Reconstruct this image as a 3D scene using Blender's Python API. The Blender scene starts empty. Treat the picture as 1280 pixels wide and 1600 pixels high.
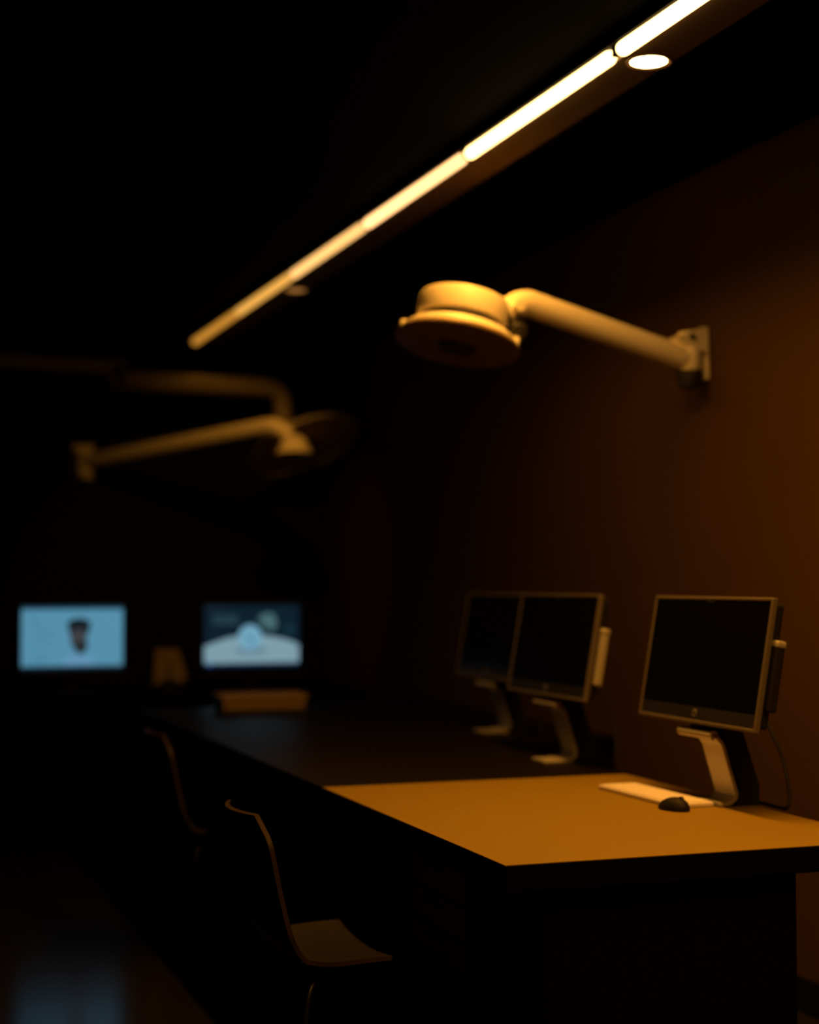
import bpy, bmesh, math, random
from mathutils import Vector, Matrix
C = bpy.context.scene.collection
S = bpy.context.scene
R = math.radians

# ------------------------------------------------------------------ camera
cam = bpy.data.cameras.new('camera'); co = bpy.data.objects.new('camera', cam); C.objects.link(co)
co.location = (0, 0, 1.34)
co.rotation_euler = (R(90) + math.atan(110/2500), 0, R(-19.45))
cam.sensor_fit = 'HORIZONTAL'; cam.sensor_width = 36; cam.lens = 2500/1280*36
cam.dof.use_dof = True; cam.dof.focus_distance = 3.6; cam.dof.aperture_fstop = 1.6
cam.clip_start = .05
S.camera = co
# ------------------------------------------------------------------ world, exposure
w = bpy.data.worlds.new('world'); S.world = w; w.use_nodes = True
w.node_tree.nodes['Background'].inputs[0].default_value = (.3, .45, 1, 1)
w.node_tree.nodes['Background'].inputs[1].default_value = .0004
S.view_settings.view_transform = 'Standard'; S.view_settings.look = 'None'
S.view_settings.exposure = 0; S.view_settings.gamma = 1; S.view_settings.use_curve_mapping = False
S.cycles.sample_clamp_indirect = 3; S.cycles.max_bounces = 6
AMBER = (1, .40, .040)
STRIP_S = [.64, .98, 1.5, 2.4, 6, 6.5, 6.5, 6.5]      # glowing segments, far end first
STRIP_C = [(1, .42, .05), (1, .48, .085), (1, .52, .16), (1, .52, .20)]+[(1, .60, .20)]*4
STRIP_P = [.1, .2, .6, 7.5, 15, 18, 19, 17]             # watts of the area lamp added under each glowing segment
DOWN_W, DOWN_FAR_W = 38, 34

# ------------------------------------------------------------------ materials
def mat(name, col, rough=.5, metal=0, spec=.5, noise=0, scale=20, emit=None, es=0, stretch=None, bump=0, coat=0):
    m = bpy.data.materials.new(name); m.use_nodes = True
    n = m.node_tree.nodes; l = m.node_tree.links; b = n['Principled BSDF']
    b.inputs['Base Color'].default_value = (*col, 1); b.inputs['Roughness'].default_value = rough
    b.inputs['Metallic'].default_value = metal; b.inputs['Specular IOR Level'].default_value = spec
    b.inputs['Coat Weight'].default_value = coat
    if emit:
        b.inputs['Emission Color'].default_value = (*emit, 1); b.inputs['Emission Strength'].default_value = es
    if noise or bump:
        tc = n.new('ShaderNodeTexCoord'); mp = n.new('ShaderNodeMapping'); tx = n.new('ShaderNodeTexNoise')
        tx.inputs['Scale'].default_value = scale; tx.inputs['Detail'].default_value = 5
        if stretch: mp.inputs['Scale'].default_value = stretch
        l.new(tc.outputs['Object'], mp.inputs[0]); l.new(mp.outputs[0], tx.inputs['Vector'])
        if noise:
            mx = n.new('ShaderNodeMixRGB'); mx.blend_type = 'MIX'
            mx.inputs[1].default_value = (*[c*(1-noise) for c in col], 1); mx.inputs[2].default_value = (*[min(1, c*(1+noise)) for c in col], 1)
            l.new(tx.outputs['Fac'], mx.inputs[0]); l.new(mx.outputs[0], b.inputs['Base Color'])
        if bump:
            bp = n.new('ShaderNodeBump'); bp.inputs['Strength'].default_value = bump; bp.inputs['Distance'].default_value = .01
            l.new(tx.outputs['Fac'], bp.inputs['Height']); l.new(bp.outputs[0], b.inputs['Normal'])
    return m
M = {
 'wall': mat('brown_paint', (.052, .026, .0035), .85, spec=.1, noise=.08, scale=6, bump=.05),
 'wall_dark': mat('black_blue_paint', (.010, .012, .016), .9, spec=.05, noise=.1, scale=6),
 'ceiling': mat('black_ceiling_paint', (.001, .001, .001), .95, spec=.02, noise=.1, scale=9),
 'panel': mat('bronze_panel', (.12, .075, .04), .6, spec=.2, noise=.05, scale=30),
 'floor': mat('polished_dark_floor', (.012, .010, .009),   .16, spec=.10, noise=.3, scale=5),
 'base': mat('black_baseboard', (.003, .003, .003), .6, spec=.2, noise=.1),
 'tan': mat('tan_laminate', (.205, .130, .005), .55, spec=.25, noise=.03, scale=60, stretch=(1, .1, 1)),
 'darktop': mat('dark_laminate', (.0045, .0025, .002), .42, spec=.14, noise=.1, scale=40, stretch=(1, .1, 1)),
 'black': mat('black_laminate', (.0015, .0015, .0015), .7, spec=.05, noise=.1),
 'lamp': mat('cream_enamel', (.82, .75, .62), .38, spec=.4, noise=.02, scale=8),
 'lampdark': mat('black_rubber', (.02, .018, .016), .6, noise=.1),
 'lens': mat('brown_lens', (.22, .14, .08), .45, spec=.3, noise=.05),
 'dish_lens': mat('bounce_lit_lens', (.80, .60, .42), .5, spec=.3, noise=.05),  # lens brown lightened to stand in for light bounced from below
 'lamp_dim': mat('dimmed_enamel', (.34, .28, .21), .45, spec=.3, noise=.03, scale=8),  # lamp enamel darkened to imitate the weak light on these arms
 'hub': mat('dark_hub', (.04, .032, .025), .5, noise=.1),
 'silver': mat('satin_aluminium', (.50, .47, .44), .5, metal=.6, noise=.03, scale=50),
 'bezel': mat('brushed_dark_metal', (.115, .095, .080), .5, metal=.3, noise=.05),
 'glass': mat('black_screen_glass', (.003, .003, .004), .12, spec=.35, noise=.05),
 'chin': mat('black_chin', (.004, .0035, .003), .6, noise=.05),
 'dark': mat('charcoal_plastic', (.009, .008, .008), .6, spec=.15, noise=.1),
 'white': mat('white_plastic', (.66, .60, .62), .4, spec=.4, noise=.02),
 'key': mat('white_key', (.72, .66, .68), .45, noise=.02),
 'ply': mat('brown_plywood', (.0065, .004, .0025), .45, spec=.16, noise=.2, scale=12, stretch=(1, 8, 1)),
 'lit_plyedge': mat('lit_plywood_edge', (.038, .024, .014), .4, spec=.3, noise=.2, scale=30),  # plywood edge, lightened to paint in the lit rim
 'chrome': mat('dark_chrome', (.04, .04, .04), .4, metal=.9, noise=.05),
 'box': mat('tan_cardboard', (.42, .30, .14), .7, spec=.1, noise=.08),
 'card': mat('cream_card', (.20, .16, .13), .7, spec=.1, noise=.05),
 'logo': mat('pale_logo', (.16, .15, .14), .4, noise=.03),
 'drawer': mat('walnut_front', (.30, .22, .14), .6, spec=.2, noise=.15),
}
def glow(name, col, s=1.0):
    return mat(name, (.01, .01, .01), .4, spec=.1, noise=.02, emit=col, es=s)

# ------------------------------------------------------------------ mesh helpers
def bm_box(x0, x1, y0, y1, z0, z1, bev=0, seg=2):
    bm = bmesh.new(); bmesh.ops.create_cube(bm, size=1)
    for v in bm.verts:
        v.co = Vector((x0+(v.co.x+.5)*(x1-x0), y0+(v.co.y+.5)*(y1-y0), z0+(v.co.z+.5)*(z1-z0)))
    if bev: bmesh.ops.bevel(bm, geom=bm.edges[:], offset=bev, segments=seg, profile=.5, affect='EDGES')
    return bm
def bm_join(*bms):
    out = bmesh.new()
    for b in bms:
        me = bpy.data.meshes.new('tmp'); b.to_mesh(me); b.free(); out.from_mesh(me); bpy.data.meshes.remove(me)
    return out
def bm_lathe(prof, n=64):
    """prof: list of (radius, z) from bottom axis outwards to top axis."""
    bm = bmesh.new(); rings = []
    for r, z in prof:
        if r < 1e-6: rings.append([bm.verts.new((0, 0, z))])
        else: rings.append([bm.verts.new((r*math.cos(2*math.pi*i/n), r*math.sin(2*math.pi*i/n), z)) for i in range(n)])
    for a, b in zip(rings, rings[1:]):
        for i in range(n):
            j = (i+1) % n
            if len(a) == 1 and len(b) == 1: continue
            if len(a) == 1: bm.faces.new((a[0], b[j], b[i]))
            elif len(b) == 1: bm.faces.new((a[i], a[j], b[0]))
            else: bm.faces.new((a[i], a[j], b[j], b[i]))
    bmesh.ops.recalc_face_normals(bm, faces=bm.faces[:])
    return bm
def smooth_path(pts, r=.05, k=6):
    pts = [Vector(p) for p in pts]; out = [pts[0]]
    for a, b, c in zip(pts, pts[1:], pts[2:]):
        d1 = (a-b); d2 = (c-b); rr = min(r, d1.length*.48, d2.length*.48)
        p, q = b+d1.normalized()*rr, b+d2.normalized()*rr
        for i in range(k+1):
            t = i/k; out.append((1-t)**2*p+2*t*(1-t)*b+t*t*q)
    out.append(pts[-1]); return out
def bm_tube(pts, rad, n=20, cap=True):
    bm = bmesh.new(); pts = [Vector(p) for p in pts]
    rads = rad if isinstance(rad, (list, tuple)) else [rad]*len(pts)
    t0 = (pts[1]-pts[0]).normalized(); up = Vector((0, 0, 1)) if abs(t0.z) < .9 else Vector((1, 0, 0))
    nrm = (up - t0*up.dot(t0)).normalized(); rings = []
    for i, p in enumerate(pts):
        t = (pts[min(i+1, len(pts)-1)]-pts[max(i-1, 0)]).normalized()
        nrm = (nrm - t*nrm.dot(t)).normalized(); b = t.cross(nrm)
        rings.append([bm.verts.new(p+rads[i]*(math.cos(2*math.pi*k/n)*nrm+math.sin(2*math.pi*k/n)*b)) for k in range(n)])
    for a, b in zip(rings, rings[1:]):
        for k in range(n): bm.faces.new((a[k], a[(k+1) % n], b[(k+1) % n], b[k]))
    if cap: bm.faces.new(rings[0][::-1]); bm.faces.new(rings[-1])
    bmesh.ops.recalc_face_normals(bm, faces=bm.faces[:])
    return bm
def bm_prism(pts2, depth, axis='z'):
    """closed outline (u, v) extruded by depth along the third axis."""
    bm = bmesh.new()
    f = {'z': lambda u, v, d: (u, v, d), 'y': lambda u, v, d: (u, d, v), 'x': lambda u, v, d: (d, u, v)}[axis]
    a = [bm.verts.new(f(u, v, 0)) for u, v in pts2]; b = [bm.verts.new(f(u, v, depth)) for u, v in pts2]
    bm.faces.new(a[::-1]); bm.faces.new(b); n = len(a)
    for i in range(n): bm.faces.new((a[i], a[(i+1) % n], b[(i+1) % n], b[i]))
    bmesh.ops.recalc_face_normals(bm, faces=bm.faces[:]); return bm
def obj(name, bm, m, parent=None, smooth=False, xf=None):
    if xf is not None: bm.transform(xf)
    me = bpy.data.meshes.new(name); bm.to_mesh(me); bm.free()
    if smooth:
        me.polygons.foreach_set('use_smooth', [True]*len(me.polygons))
        try: me.set_sharp_from_angle(angle=R(38))
        except Exception: pass
    me.materials.append(M[m] if isinstance(m, str) else m)
    o = bpy.data.objects.new(name, me); C.objects.link(o)
    if parent: o.parent = parent
    return o
def tag(o, label, cat, group=None):
    o['label'] = label; o['category'] = cat
    if group: o['group'] = group
    return o
def thing(name, label, cat, loc=(0, 0, 0), rotz=0, group=None):
    o = bpy.data.objects.new(name, None); C.objects.link(o); o.empty_display_size = .1
    o.location = loc; o.rotation_euler = (0, 0, rotz); return tag(o, label, cat, group)
def struct(name, bm, m, label=None):
    o = obj(name, bm, m); o['kind'] = 'structure'
    if label: o['label'] = label
    return o
def dup(root, loc, label, rotz=None):
    r = root.copy(); C.objects.link(r); r.location = loc; r['label'] = label
    if rotz is not None: r.rotation_euler = (0, 0, rotz)
    for ch in list(root.children):
        c = ch.copy(); C.objects.link(c); c.parent = r
        for g in list(ch.children):
            d = g.copy(); C.objects.link(d); d.parent = c
    return r

# ------------------------------------------------------------------ the room
XL, XR, YN, YF, ZC = -2.6, 2.85, -1.8, 9.6, 2.80
struct('floor', bm_box(XL-.1, XR+.1, YN-.1, YF+.1, -.1, 0), 'floor')
struct('ceiling', bm_box(XL-.1, XR+.1, YN-.1, YF+.1, ZC, ZC+.1), 'ceiling')
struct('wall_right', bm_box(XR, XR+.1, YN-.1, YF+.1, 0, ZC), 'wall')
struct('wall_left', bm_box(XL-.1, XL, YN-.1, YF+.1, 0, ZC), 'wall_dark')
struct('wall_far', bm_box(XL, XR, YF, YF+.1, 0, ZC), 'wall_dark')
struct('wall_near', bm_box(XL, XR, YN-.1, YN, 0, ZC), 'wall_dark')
struct('baseboard_right', bm_box(XR-.014, XR, YN, YF, 0, .11, .003), 'base')
struct('baseboard_far', bm_box(XL, XR-.014, YF-.014, YF, 0, .11, .003), 'base')

# ------------------------------------------------------------------ ceiling lights
struct('trim_1', bm_box(1.940, 2.085, -1.3, 9.24, 2.741, ZC, .002), 'panel', 'dim brown panel running along the ceiling beside the glowing strip')
PITCH, Y_END = 1.09, 9.22
ords = ['farthest and dimmest amber segment of the glowing ceiling strip',
        'dim amber segment next to the far end of the ceiling strip',
        'amber strip segment just behind the far dim downlight',
        'yellow ceiling strip segment just in front of the far dim downlight',
        'long white-hot strip segment directly behind the joint by the bright downlight',
        'strip segment cut by the top of the photo, beside the bright downlight',
        'ceiling strip segment nearest but one to the near wall',
        'ceiling strip segment nearest the near wall']
ords[2] = 'amber strip segment whose near end meets the two brighter segments, past the far dim downlight'
ords[2] = 'third segment from the far end of the glowing ceiling strip, beside the dim downlight'
ords[3] = 'yellow fourth segment from the far end of the glowing ceiling strip'
ords[4] = 'fifth segment from the far end of the strip, ending at the bright downlight'
for i, s in enumerate(STRIP_S):
    y1 = Y_END-i*PITCH; y0 = y1-PITCH
    t = thing('strip_light', ords[i], 'ceiling light', (1.914, (y0+y1)/2, 2.744), 0, 'segments of the glowing ceiling strip')
    L = PITCH/2-.004
    obj('housing', bm_box(-.021, .021, -L, L, .019, ZC-2.744, .002), 'black', t)
    for sy in (-1, 1): obj('end_cap', bm_box(-.007, .007, sy*(L-.004)-.004, sy*(L-.004)+.004, -.008, .022, .002), 'black', t)
    obj('tube', bm_lathe([(0, -L+0.024), (.012, -L+0.025), (.019, -L+0.030), (.0205, -L+0.039), (.0205, L-0.039), (.019, L-0.030), (.012, L-0.025), (0, L-0.024)], 28), glow('strip_glow', STRIP_C[i], s), t, True, Matrix.Rotation(R(-90), 4, 'X'))
    ad = bpy.data.lights.new('strip_lamp', 'AREA'); ad.shape = 'RECTANGLE'; ad.size = .04; ad.size_y = PITCH-.05; ad.energy = STRIP_P[i]; ad.color = AMBER; ad.spread = R(146)
    ao = bpy.data.objects.new('strip_lamp', ad); C.objects.link(ao); ao.location = (1.914, (y0+y1)/2, 2.7225)
for yy, s, wt, lab in ((3.79, 40, DOWN_W, 'bright round white-hot downlight beside the ceiling strip at the top of the photo'),
                       (7.36, .40, DOWN_FAR_W, 'small dim round downlight beside the far part of the ceiling strip')):
    t = thing('downlight', lab, 'downlight', (2.021, yy, 2.741), 0, 'round downlights in the brown ceiling panel')
    obj('rim', bm_lathe([(.049, -.002), (.060, -.006), (.062, -.003), (.062, 0), (.049, 0), (.049, -.002)], 48), 'panel', t, True)
    obj('lens', bm_lathe([(0, -.004), (.045, -.004), (.050, -.002), (.050, 0), (0, 0)], 48), glow('downlight_glow', (1, .55, .18) if s > 1 else (1, .42, .09), s), t, True)
    ld = bpy.data.lights.new('downlight_lamp', 'SPOT'); ld.energy = wt; ld.color = AMBER; ld.spot_size, ld.spot_blend = (R(96), .8) if yy < 5 else (R(68), .7)
    ld.shadow_soft_size = .045
    lo = bpy.data.objects.new('downlight_lamp', ld); C.objects.link(lo); lo.location = (2.024, yy, 2.725)
    if yy > 5: lo.rotation_euler = (Vector((2.02, 8.30, 1.98))-lo.location).to_track_quat('-Z', 'Y').to_euler()   # spot aim added to brighten the far lamps

# ------------------------------------------------------------------ tables
def table(name, lab, x0, x1, y0, y1, top_m, n_end, n_far):
    t = thing(name, lab, 'table', ((x0+x1)/2, (y0+y1)/2, 0))
    w, d = (x1-x0)/2, (y1-y0)/2
    obj('tabletop', bm_box(-w, w, -d, d, .747, .75, .0008), top_m, t)
    obj('apron', bm_box(-w+.001, w-.001, -d+.001, d-.001, .690, .747, .002), 'black', t)
    if n_end: obj('end_panel', bm_box(-w+.10, w-.245, -d+.03, -d+.07, 0, .69, .003), 'black', t)
    else:
        for sx in (-1, 1): obj('leg', bm_box(sx*(w-.07)-.03, sx*(w-.07)+.03, -d+.05, -d+.11, 0, .69, .004), 'black', t)
    if n_far: obj('end_panel', bm_box(-w+.10, w-.10, d-.07, d-.03, 0, .69, .003), 'black', t)
    else:
        for sx in (-1, 1): obj('leg', bm_box(sx*(w-.07)-.03, sx*(w-.07)+.03, d-.11, d-.05, 0, .69, .004), 'black', t)
    return t
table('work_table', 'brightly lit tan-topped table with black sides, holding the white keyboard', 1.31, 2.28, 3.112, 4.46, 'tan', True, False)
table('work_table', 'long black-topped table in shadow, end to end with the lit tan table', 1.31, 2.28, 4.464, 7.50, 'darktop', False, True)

# black cabinet between the dark table and the wall
t = thing('cabinet', 'low black cabinet between the dark table and the brown wall', 'cabinet', (2.57, 6.75, 0))
obj('carcass', bm_box(-.272, .272, -1.10, 1.10, .06, .72, .003), 'black', t)
obj('cabinet_top', bm_box(-.276, .276, -1.105, 1.105, .72, .745, .003), 'darktop', t)
obj('plinth', bm_box(-.25, .26, -1.07, 1.07, 0, .06), 'base', t)
for k in range(3):
    d = obj('door', bm_box(-.290, -.272, -1.09+k*.728, -1.09+(k+1)*.728-.006, .07, .71, .003), 'black', t)
    obj('handle', bm_box(-.297, -.290, -1.09+k*.728+.30, -1.09+k*.728+.42, .67, .68, .002), 'chrome', d)

# drawer pedestal under the lit table
t = thing('drawer_pedestal', 'dim brown drawer pedestal half hidden under the lit tan table', 'drawers', (1.74, 4.05, 0))
obj('body', bm_box(-.22, .25, -.21, .21, .03, .62, .004), 'black', t)
obj('plinth', bm_box(-.19, .22, -.18, .18, 0, .03), 'base', t)
for z0, z1 in ((.515, .600), (.425, .505), (.04, .415)):
    d = obj('drawer', bm_box(-.238, -.22, -.205, .205, z0, z1, .003), 'drawer', t)
    obj('handle', bm_box(-.245, -.238, -.06, .06, z1-.022, z1-.014, .002), 'black', d)

# ------------------------------------------------------------------ monitors on the right
def monitor(loc, lab):
    t = thing('monitor', lab, 'monitor', loc, 0, 'silver framed monitors in a row along the brown wall')
    zc, W, Hh = .381, .622, .345                                    # screen centre above the table
    tilt = Matrix.Translation((-.055, 0, zc)) @ Matrix.Rotation(R(10), 4, 'Y')   # front faces -x, top leans back
    b = 0.010
    obj('back_housing', bm_box(.010, .040, -W/2+.012, W/2-.012, -Hh/2+.012, Hh/2-.012, .008, 3), 'dark', t, xf=tilt)
    fr = []
    fr.append(bm_box(-.006, .010, -W/2, W/2, Hh/2-b, Hh/2, .003)); fr.append(bm_box(-.006, .010, -W/2, W/2, -Hh/2, -Hh/2+b, .003))
    fr.append(bm_box(-.006, .010, -W/2, -W/2+b, -Hh/2+b*.6, Hh/2-b*.6, .003)); fr.append(bm_box(-.006, .010, W/2-b, W/2, -Hh/2+b*.6, Hh/2-b*.6, .003))
    obj('bezel', bm_join(*fr), 'bezel', t, xf=tilt)
    obj('screen', bm_box(-.003, .010, -W/2+b, W/2-b, -Hh/2+.046, Hh/2-b), 'glass', t, xf=tilt)
    ch = obj('chin', bm_box(-.003, .010, -W/2+b, W/2-b, -Hh/2+b, -Hh/2+.0455), 'chin', t, xf=tilt)
    lg = bm_lathe([(0, -.0008), (.0105, -.0008), (.0105, .0008), (0, .0008)], 32)
    lx = tilt @ Matrix.Translation((-.0036, .0, -Hh/2+.029)) @ Matrix.Rotation(R(-90), 4, 'Y')
    obj('logo', lg, 'logo', ch, xf=lx)
    cu = bpy.data.curves.new('lettering', 'FONT'); cu.body = 'hp'; cu.size = .0150; cu.shear = .25; cu.align_x = 'CENTER'; cu.align_y = 'CENTER'; cu.extrude = .0004
    tmp = bpy.data.objects.new('lettering', cu)
    me = bpy.data.meshes.new_from_object(tmp); bpy.data.objects.remove(tmp)
    me.materials.clear(); me.materials.append(M['chin'])
    face = Matrix(((0, 0, -1, 0), (-1, 0, 0, 0), (0, 1, 0, 0), (0, 0, 0, 1)))     # text x -> -y, text y -> z, normal -> -x
    me.transform(tilt @ Matrix.Translation((-.0050, 0, -Hh/2+.0305)) @ face)
    lo = bpy.data.objects.new('logo_lettering', me); C.objects.link(lo); lo.parent = ch
    obj('webcam', bm_box(-.005, .0, -.02, .02, Hh/2-.016-b*.2, Hh/2-.007-b*.2, .002), 'dark', t, xf=tilt)
    cr = obj('card_reader', bm_box(.018, .046, -W/2-.008, -W/2+.022, -.115, .065, .006, 3), 'dark', t, xf=tilt)  # dark colour stands in for shade on a silver reader
    obj('reader_lit_cap', bm_box(.016, .048, -W/2-.010, -W/2+.024, .048, .068, .007, 3), 'silver', cr, xf=tilt)  # silver cap paints the light caught on the reader's top
    # bent stand: foot, leaning post, hinge bar
    prof = [(-.072, .003), (-.036, .003), (-.012, .025), (-.056, .168), (-.074, .186)]
    path = smooth_path([(x, 0, z) for x, z in prof], .05, 6)
    bm = bmesh.new(); hw, th = .052, .009; rows = []
    for i, p in enumerate(path):
        d = (path[min(i+1, len(path)-1)]-path[max(i-1, 0)]).normalized(); nn = Vector((-d.z, 0, d.x))
        rows.append([bm.verts.new((p.x+nn.x*e, y-.055, max(0, p.z+nn.z*e))) for y, e in ((-hw, 0), (hw, 0), (hw, th), (-hw, th))])
    for a, c in zip(rows, rows[1:]):
        for k in range(4): bm.faces.new((a[k], a[(k+1) % 4], c[(k+1) % 4], c[k]))
    bm.faces.new(rows[0]); bm.faces.new(rows[-1][::-1]); bmesh.ops.recalc_face_normals(bm, faces=bm.faces[:])
    obj('stand', bm, 'silver', t, True)
    sp = [(-.026, 0), (.050, 0), (.052, .05), (.012, .17), (-.005, .215), (-.055, .20), (-.052, .178), (-.006, .045)]
    obj('stand_spine', bm_prism(sp, .10, 'y'), 'dark', t, xf=Matrix.Translation((.0, -.104, 0)))
    obj('hinge_bar', bm_tube([(-.077, -.090, .186), (-.077, .085, .186)], .0125, 24), 'silver', t, True)
    obj('hinge_arm', bm_box(-.070, -.03, -.05, .05, .19, .27, .004), 'dark', t)
    cp = smooth_path([(.0, -.06, .26), (.09, -.07, .23), (.10, -.15, .12), (.07, -.22, .03), (.055, -.23, .006), (.06, -.02, .006)], .05, 6)
    obj('power_cable', bm_tube(cp, .005, 10), 'dark', t, True)
    return t
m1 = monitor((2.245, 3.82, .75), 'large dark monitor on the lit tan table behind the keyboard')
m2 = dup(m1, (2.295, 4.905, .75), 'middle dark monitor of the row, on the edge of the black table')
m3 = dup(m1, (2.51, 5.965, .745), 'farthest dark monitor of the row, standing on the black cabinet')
for mm in (m2, m3): obj('foot', bm_box(-.135, -.03, -.105, -.005, 0, .010, .003), 'silver', mm)
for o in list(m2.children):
    if o.name.startswith('card_reader'): o.data = o.data.copy(); o.data.materials[0] = M['silver']; o['label'] = 'silver card reader'  # lit copy of the reader, without the painted shade

# ------------------------------------------------------------------ keyboard and mouse
t = thing('keyboard', 'flat white keyboard on the lit table in front of the monitor', 'keyboard', (2.104, 3.945, .75), R(1))
obj('case', bm_box(-.060, .060, -.215, .215, .0, .013, .004, 3), 'white', t)
for r_ in range(5):
    for k in range(14):
        if r_ == 0 and 4 <= k <= 8: continue
        y = .203-k*.0292; x = -.052+r_*.0212
        obj('key', bm_box(x, x+.0185, y-.0262, y, .0128, .0156, .001, 1), 'key', t)
obj('space_bar', bm_box(-.052, -.0335, -.060, .083, .0128, .0156, .001, 1), 'key', t)
t = thing('mouse', 'small black computer mouse in front of the white keyboard', 'mouse', (2.040, 3.715, .75), R(12))
bm = bmesh.new(); bmesh.ops.create_uvsphere(bm, u_segments=32, v_segments=16, radius=1)
for v in bm.verts:
    z = v.co.z; v.co = Vector((v.co.x*.031, v.co.y*.052, max(0, z*.030+.004)*(1-.18*v.co.y)))
obj('shell', bm, 'dark', t, True)
obj('wheel', bm_tube([(-.004, .0, 0), (.004, .0, 0)], .007, 16), 'hub', t, True, Matrix.Translation((0, -.028, .031)))

# ------------------------------------------------------------------ articulated lamps
def head_matrix(center, n):
    n = Vector(n).normalized(); x = Vector((1, 0, 0)); x = (x-n*x.dot(n)).normalized(); y = n.cross(x)
    m = Matrix((x, y, n)).transposed().to_4x4(); m.translation = Vector(center); return m
FV = Vector((.333, .943, 0)); RV = Vector((.943, -.333, 0)); UP = Vector((0, 0, 1))

# lamp on the right wall
jt = Vector((2.785, 4.94, 2.125))
t = thing('wall_lamp', 'large cream drum-headed lamp on an arm from the brown right wall', 'lamp', (2.85, 4.94, 2.10))
T = Matrix.Translation(-Vector(t.location))
obj('wall_plate', bm_box(2.836, 2.85, 4.91, 4.97, 2.05, 2.20, .004), 'lamp', t, xf=T)
br = bm_prism([(2.84, 2.232), (2.815, 2.232), (2.715, 2.192), (2.715, 2.182), (2.765, 2.168), (2.84, 2.14)], .012, 'y')
br2 = bm_prism([(2.84, 2.232), (2.815, 2.232), (2.715, 2.192), (2.715, 2.182), (2.765, 2.168), (2.84, 2.14)], .012, 'y')
br2.transform(Matrix.Translation((0, .065, 0)))
b_ = obj('bracket', bm_join(br, br2), 'lamp', t, xf=T @ Matrix.Translation((0, 4.90, 0)))
obj('screw', bm_tube([(2.775, 4.893, 2.195), (2.775, 4.902, 2.195)], .011, 16), 'lampdark', b_, True, T)
obj('swivel_joint', bm_lathe([(0, -.045), (.042, -.045), (.045, -.04), (.045, .030), (.040, .040), (.040, .085), (.034, .092), (0, .092)], 40), 'lamp', t, True, T @ Matrix.Translation(jt))
obj('joint_cap', bm_lathe([(0, -.112), (.028, -.108), (.044, -.085), (.048, -.045), (0, -.045)], 40), 'lampdark', t, True, T @ Matrix.Translation(jt))
el = Vector((2.125, 4.93, 2.288))
hc = Vector((1.912, 4.935, 2.127)); hn = UP + RV*.17 + FV*.20
HM = head_matrix(hc, hn); nn = hn.normalized()
arm = smooth_path([jt+Vector((-.03, 0, 0)), el+Vector((.02, 0, 0)), el+Vector((-.045, -.0, -.045))], .07, 10)
arm = [arm[0].lerp(arm[1], k/6) for k in range(6)]+arm[1:]
obj('arm', bm_tube(arm, .045, 28), 'lamp', t, True, T)
obj('elbow_pin', bm_tube([el+Vector((-.02, -.075, -.03)), el+Vector((-.02, .06, -.03))], .017, 20), 'lamp', t, True, T)
yk = smooth_path([el+Vector((-.03, 0, -.03)), el+Vector((-.005, 0, -.09)), hc+RV*.197+nn*.045], .04, 6)
obj('yoke', bm_tube(yk, [.034]*(len(yk)-1)+[.026], 20), 'lampdark', t, True, T)
obj('yoke_arm', bm_tube([el+Vector((-.05, 0, -.035)), hc+RV*.14+nn*.115], [.036, .022], 20), 'lamp', t, True, T)
obj('lamp_housing', bm_lathe([(0, .080), (.138, .080), (.150, .084), (.153, .092), (.153, .150), (.149, .160), (.135, .166), (.05, .172), (0, .172)], 72), 'lamp', t, True, T @ HM)
obj('gap_ring', bm_lathe([(0, .046), (.141, .046), (.141, .081), (0, .081)], 64), 'lampdark', t, True, T @ HM)
obj('rim', bm_lathe([(0, .010), (.196, .010), (.199, .016), (.197, .026), (.186, .030), (.182, .042), (.176, .047), (0, .048)], 72), 'lamp', t, True, T @ HM)
for a in (0, 180):
    lg = bm_box(-.016, .016, -.012, .012, -.012, .022, .005); v = Matrix.Rotation(R(a-20), 4, 'Z') @ Matrix.Translation((.184, 0, .038))
    obj('lug', lg, 'lamp', t, xf=T @ HM @ v)
ln = obj('lens', bm_lathe([(0, -.006), (.19, -.004), (.209, 0), (.212, .006), (.207, .014), (0, .014)], 72), 'lens', t, True, T @ HM)
obj('lens_hub', bm_lathe([(0, -.014), (.060, -.013), (.068, -.006), (.068, 0), (0, 0)], 48), 'hub', ln, True, T @ HM)

# small bell lamp on a long arm from the far wall
bx = Vector((1.33, 9.54, 2.05)); be = Vector((2.215, 8.50, 2.205))
t = thing('wall_lamp', 'small bell-shaped lamp on a long sloping arm from the far wall', 'lamp', (1.33, 9.6, 2.0))
T = Matrix.Translation(-Vector(t.location))
obj('wall_plate', bm_box(1.27, 1.39, 9.582, 9.60, 1.95, 2.16, .004), 'lamp', t, xf=T)
obj('bracket', bm_box(1.285, 1.315, 9.52, 9.59, 2.03, 2.13, .006), 'lamp', t, xf=T)
obj('swivel_joint', bm_lathe([(0, -.10), (.03, -.098), (.05, -.07), (.05, .04), (.04, .055), (0, .055)], 32), 'lamp', t, True, T @ Matrix.Translation(bx))
bh = Vector((2.322, 8.48, 2.058))
armp = smooth_path([bx, be, be+Vector((.085, -.02, -.06))], .09, 10)
obj('arm', bm_tube(armp, .045, 24), 'lamp', t, True, T)
BM = head_matrix(bh, UP*1 - RV*.05 + FV*.10) @ Matrix.Scale(.86, 4)
obj('bell', bm_lathe([(0, .10), (.045, .10), (.068, .088), (.085, .055), (.098, .02), (.120, -.012), (.128, -.02), (.120, -.022), (.09, .01), (.07, .05), (0, .055)], 56), 'lamp', t, True, T @ BM)
obj('bulb_cover', bm_lathe([(0, -.005), (.10, -.004), (.105, .004), (0, .004)], 40), 'hub', t, True, T @ BM)

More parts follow.
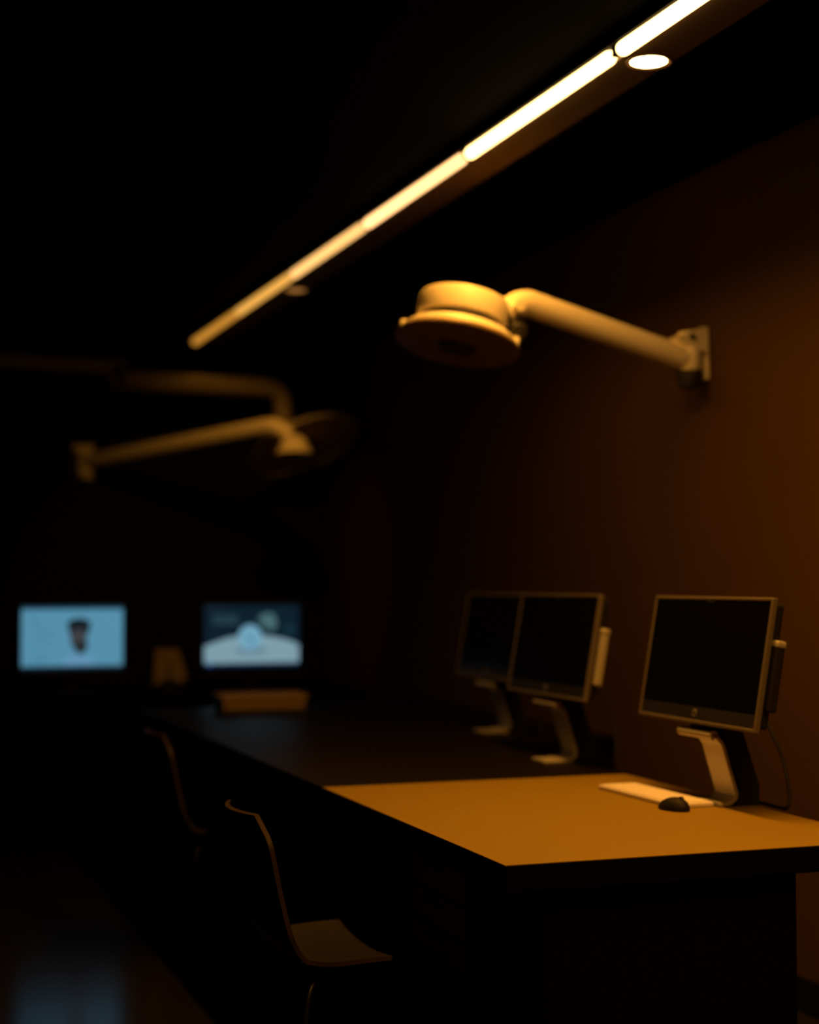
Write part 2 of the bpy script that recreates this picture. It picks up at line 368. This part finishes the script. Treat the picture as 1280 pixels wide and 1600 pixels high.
# big dish lamp on a horizontal arm from a ceiling post
de = Vector((2.365, 8.92, 2.462)); dc = Vector((2.495, 8.92, 2.130)); dn = UP - RV*.40 + FV*.36
t = thing('ceiling_lamp', 'large dish lamp tilted up on a horizontal arm, behind the small bell lamp', 'lamp', (.55, 8.92, ZC))
T = Matrix.Translation(-Vector(t.location)); DM = head_matrix(dc, dn); dnn = dn.normalized()
obj('ceiling_post', bm_lathe([(0, 2.40), (.055, 2.40), (.055, 2.74), (.12, 2.76), (.12, ZC), (0, ZC)], 40), 'lamp_dim', t, True, T @ Matrix.Translation((.55, 8.92, 0)))
obj('outer_arm', bm_tube([(.55, 8.92, 2.55), (1.46, 8.92, 2.535)], .042, 20), 'lamp_dim', t, True, T)
obj('arm_joint', bm_lathe([(0, -.02), (.058, -.02), (.058, .09), (0, .09)], 32), 'lampdark', t, True, T @ Matrix.Translation((1.43, 8.92, 2.455)))
pa = smooth_path([(1.38, 8.92, 2.466), de, de+Vector((.012, 0, -.20))], .11, 10)
obj('inner_arm', bm_tube(pa, .052, 24), 'lamp_dim', t, True, T)
obj('yoke', bm_tube(smooth_path([de+Vector((.012, 0, -.19)), de+Vector((.03, 0, -.26)), dc+dnn*.05], .04, 5), .035, 16), 'lampdark', t, True, T)
obj('dish', bm_lathe([(0, .075), (.12, .070), (.24, .045), (.315, .020), (.335, .0), (.325, -.006), (.30, .004), (0, .02)], 80), 'lamp', t, True, T @ DM)
ln = obj('lens', bm_lathe([(0, -.004), (.28, -.003), (.318, .002), (.30, .012), (0, .012)], 72), 'dish_lens', t, True, T @ DM)
obj('lens_hub', bm_lathe([(0, -.03), (.07, -.028), (.085, -.01), (.085, 0), (0, 0)], 40), 'hub', ln, True, T @ DM)

# ------------------------------------------------------------------ far desk with two lit screens
t = thing('desk', 'black desk across the far end carrying the two glowing screens', 'desk', (1.45, 8.85, 0))
obj('desktop', bm_box(-1.30, 1.30, -.40, .40, .72, .75, .003), 'black', t)
obj('modesty_panel', bm_box(-1.24, 1.24, .30, .32, .25, .72), 'black', t)
for sx in (-1, 1): obj('leg', bm_box(sx*1.26-.02, sx*1.26+.02, -.38, .38, 0, .72, .003), 'black', t)
def far_screen(x, lab, W, content):
    t = thing('computer_screen', lab, 'computer screen', (x, 8.65, .75), 0, 'glowing screens on the far desk')
    zc, Hh = .296, .335
    obj('housing', bm_box(-W/2-.02, W/2+.02, .002, .035, zc-Hh/2-.055, zc+Hh/2+.02, .006), 'dark', t)
    obj('stand_neck', bm_box(-.04, .04, .035, .06, .008, .22, .004), 'dark', t)
    obj('foot', bm_box(-.12, .12, -.06, .12, 0, .010, .003), 'dark', t)
    content(t, W, Hh, zc)
def flat(pts, d, z=0):   # outline in screen plane (x, z) at depth -d
    return bm_prism(pts, -.0006, 'y')
def ell(cx, cz, rx, rz, n=28, a0=0, a1=360):
    return [(cx+rx*math.cos(R(a0+(a1-a0)*i/n)), cz+rz*math.sin(R(a0+(a1-a0)*i/n))) for i in range(n)]
def rect(x0, x1, z0, z1): return [(x0, z0), (x1, z0), (x1, z1), (x0, z1)]
def onscr(name, pts, d, m, parent): return obj(name, bm_prism(pts, -.0006, 'y'), m, parent, xf=Matrix.Translation((0, -d, 0)))
G1 = glow('screen_pale_blue', (.088, .265, .39)); G1w = glow('screen_pale_white', (.12, .285, .46)); G1t = glow('screen_text_blue', (.060, .21, .33))
Gk = glow('screen_dark_hair', (.006, .012, .016)); Gf = glow('screen_face', (.045, .048, .055)); Gb = glow('screen_beard', (.016, .019, .02))
def c1(t, W, Hh, zc):
    s = obj('display', bm_box(-W/2, W/2, -.001, .002, zc-Hh/2, zc+Hh/2), G1, t)
    z = lambda f: zc+Hh*(.5-f); x = lambda f: -W/2+W*f
    onscr('title_bar', rect(x(0), x(1), z(.055), z(0)), .0012, glow('screen_navy_dim', (.010, .04, .06)), s)
    onscr('task_bar', rect(x(0), x(1), z(1), z(.945)), .0012, glow('screen_task_dim', (.006, .018, .03)), s)
    onscr('text_block', rect(x(.09), x(.17), z(.26), z(.19)), .0012, G1t, s)
    for k, (a, b) in enumerate(((.24, .30), (.33, .33), (.42, .32), (.51, .29), (.66, .27), (.73, .28), (.80, .22))):
        onscr('text_line', rect(x(.09), x(b), z(a+.10+.025), z(a+.10)), .0012, G1t, s)
    onscr('shirt', [(x(.40), z(.93)), (x(.43), z(.83)), (x(.50), z(.78)), (x(.62), z(.78)), (x(.70), z(.84)), (x(.73), z(.93))], .0012, G1w, s)
    onscr('hair', [(x(0.4563), z(.38)), (x(0.4441), z(.28)), (x(0.4746), z(.22)), (x(0.5478), z(.19)), (x(0.6210), z(.20)), (x(0.6698), z(.25)), (x(0.6759), z(.33)), (x(0.6576), z(.42)), (x(0.6088), z(.55)), (x(0.4868), z(.50))], .0012, Gk, s)
    onscr('face', ell(x(0.5563), z(.50), W*.080, Hh*.20), .0020, Gf, s)
    onscr('beard', [(x(0.4929), z(.56)), (x(0.5600), z(.60)), (x(0.6332), z(.52)), (x(0.6515), z(.64)), (x(0.6088), z(.75)), (x(0.5661), z(.77)), (x(0.5234), z(.70))], .0028, Gb, s)
    onscr('fringe', ell(x(0.5600), z(.30), W*.092, Hh*.07), .0028, Gk, s)
far_screen(1.152, 'glowing pale blue screen showing a dark-haired head, at the left of the desk', .532, c1)
def c2(t, W, Hh, zc):
    s = obj('display', bm_box(-W/2, W/2, -.001, .002, zc-Hh/2, zc+Hh/2), glow('screen_navy', (.0025, .014, .026)), t)
    z = lambda f: zc+Hh*(.5-f); x = lambda f: -W/2+W*f
    arch = [(x(0), z(.945)), (x(1), z(.945)), (x(1), z(.66)), (x(.92), z(.60)), (x(.80), z(.545)), (x(.65), z(.505)), (x(.5), z(.49)), (x(.35), z(.505)), (x(.22), z(.545)), (x(.10), z(.61)), (x(0), z(.67))]
    onscr('pale_table', arch, .0012, glow('screen_pale_grey', (.20, .33, .40)), s)
    onscr('shadow_patch', ell(x(.49), z(.74), W*.17, Hh*.055), .0018, glow('screen_grey', (.11, .20, .26)), s)
    onscr('ball', ell(x(.48), z(.53), W*.125, Hh*.21), .0024, glow('screen_ball', (.16, .37, .50)), s)
    onscr('ball_mark', [(x(.44), z(.48)), (x(.49), z(.54)), (x(.52), z(.60)), (x(.49), z(.62)), (x(.46), z(.55))], .0030, glow('screen_ball_blue', (.02, .14, .28)), s)
    onscr('picture_patch', [(x(.56), z(.20)), (x(.66), z(.12)), (x(.74), z(.16)), (x(.77), z(.34)), (x(.72), z(.42)), (x(.62), z(.36))], .0012, glow('screen_sage', (.06, .14, .15)), s)
    for a in (.17, .25): onscr('text_line', rect(x(.09), x(.35), z(a+.05), z(a)), .0012, glow('screen_teal', (.02, .06, .075)), s)
    onscr('text_line', rect(x(.04), x(.20), z(.06), z(.02)), .0012, glow('screen_teal_dim', (.008, .022, .033)), s)
    onscr('badge', ell(x(.90), z(.41), W*.05, Hh*.08), .0012, glow('screen_teal_mid', (.006, .03, .05)), s)
    onscr('task_bar', rect(x(0), x(1), z(1), z(.945)), .0018, glow('screen_task', (.004, .02, .05)), s)
    onscr('start_icon', rect(x(.05), x(.08), z(.99), z(.955)), .0024, glow('screen_icon', (.02, .12, .4)), s)
far_screen(2.131, 'glowing screen showing a ball on a pale surface, at the right of the desk', .535, c2)
t = thing('display_card', 'small cream card leaning on a stand between the two glowing screens', 'card', (1.665, 8.60, .75), R(0))
obj('card', bm_prism([(-.085, .035), (.005, .075), (.06, .045), (.098, .08), (.055, .235), (-.07, .235)], .004, 'y'), 'card', t, xf=Matrix.Rotation(R(-12), 4, 'X'))
obj('easel', bm_prism([(.0, .0), (.10, .0), (.03, .16)], .01, 'x'), 'dark', t, xf=Matrix.Translation((-.005, .0, 0)))
obj('foot', bm_box(-.06, .06, -.03, .10, 0, .035, .004), 'dark', t)

t = thing('flat_box', 'shallow tan box lying on the far end of the black table', 'box', (1.86, 7.385, .75), R(0))
obj('body', bm_box(-.195, .195, -.09, .09, 0, .048, .003), 'box', t)
obj('lid', bm_box(-.205, .205, -.10, .10, .038, .066, .004), 'box', t)

# ------------------------------------------------------------------ shell chairs
def chair(loc, lab, rz):
    t = thing('shell_chair', lab, 'chair', loc, rz, 'dark plywood shell chairs along the table')
    prof = [(.40, .435), (.36, .452), (.20, .452), (.08, .445), (.02, .462), (-.02, .52), (-.045, .62), (-.065, .72), (-.085, .80)]
    path = smooth_path([(x, 0, z) for x, z in prof], .05, 4); n = len(path); bm = bmesh.new(); nu = 16; top = []; bot = []
    acc = [0]
    for a, b in zip(path, path[1:]): acc.append(acc[-1]+(b-a).length)
    for i, p in enumerate(path):
        s = acc[i]/acc[-1]
        d = (path[min(i+1, n-1)]-path[max(i-1, 0)]).normalized(); nm = Vector((-d.z, 0, d.x))
        if nm.z < 0 and s < .4: nm = -nm
        hw = .215 if s < .9 else .215*math.sqrt(max(.05, 1-((s-.9)/.13)**2))
        if s < .06: hw *= .90+.10*s/.06
        if .38 < s < .62: hw *= 1-.10*math.sin(math.pi*(s-.38)/.24)
        ra, rb = [], []
        for k in range(nu+1):
            u = -1+2*k/nu; c = .030*u*u*(1 if s > .5 else .5)
            q = p+Vector((0, u*hw, 0))+Vector((c if s > .5 else 0, 0, c if s <= .5 else 0))
            ra.append(bm.verts.new(q)); rb.append(bm.verts.new(q-Vector((-d.z, 0, d.x))*-.011*(1)))
        top.append(ra); bot.append(rb)
    for g in (top, bot):
        for a, b in zip(g, g[1:]):
            for k in range(nu): bm.faces.new((a[k], a[k+1], b[k+1], b[k]))
    for a, b in ((top[0], bot[0]), (top[-1], bot[-1])):
        for k in range(nu): bm.faces.new((a[k], a[k+1], b[k+1], b[k]))
    for i in range(n-1):
        for k in (0, nu): bm.faces.new((top[i][k], top[i+1][k], bot[i+1][k], bot[i][k]))
    bmesh.ops.recalc_face_normals(bm, faces=bm.faces[:])
    sh = obj('shell', bm, 'ply', t, True); sh.data.materials.append(M['lit_plyedge'])
    ntop = 2*(n-1)*nu
    for pi in range(ntop, len(sh.data.polygons)): sh.data.polygons[pi].material_index = 1
    obj('seat_mount', bm_box(.12, .28, -.08, .08, .405, .432, .004), 'chrome', t)
    for sx, sy in ((1, 1), (1, -1), (-1, 1), (-1, -1)):
        p = smooth_path([(.20, sy*.03, .415), (.20+sx*.14, sy*.17, .41), (.20+sx*.20, sy*.215, .008)], .05, 6)
        lg = obj('leg', bm_tube(p, .008, 12), 'chrome', t, True)
        obj('foot_cap', bm_lathe([(0, 0), (.012, 0), (.011, .018), (0, .02)], 16), 'lampdark', lg, True, Matrix.Translation((.20+sx*.20, sy*.215, 0)))
    return t
c1_ = chair((.975, 3.80, 0), 'nearer dark plywood chair tucked in at the lit tan table', 0)
c2_ = dup(c1_, (1.14, 5.83, 0), 'farther dark plywood chair drawn up to the long black table')
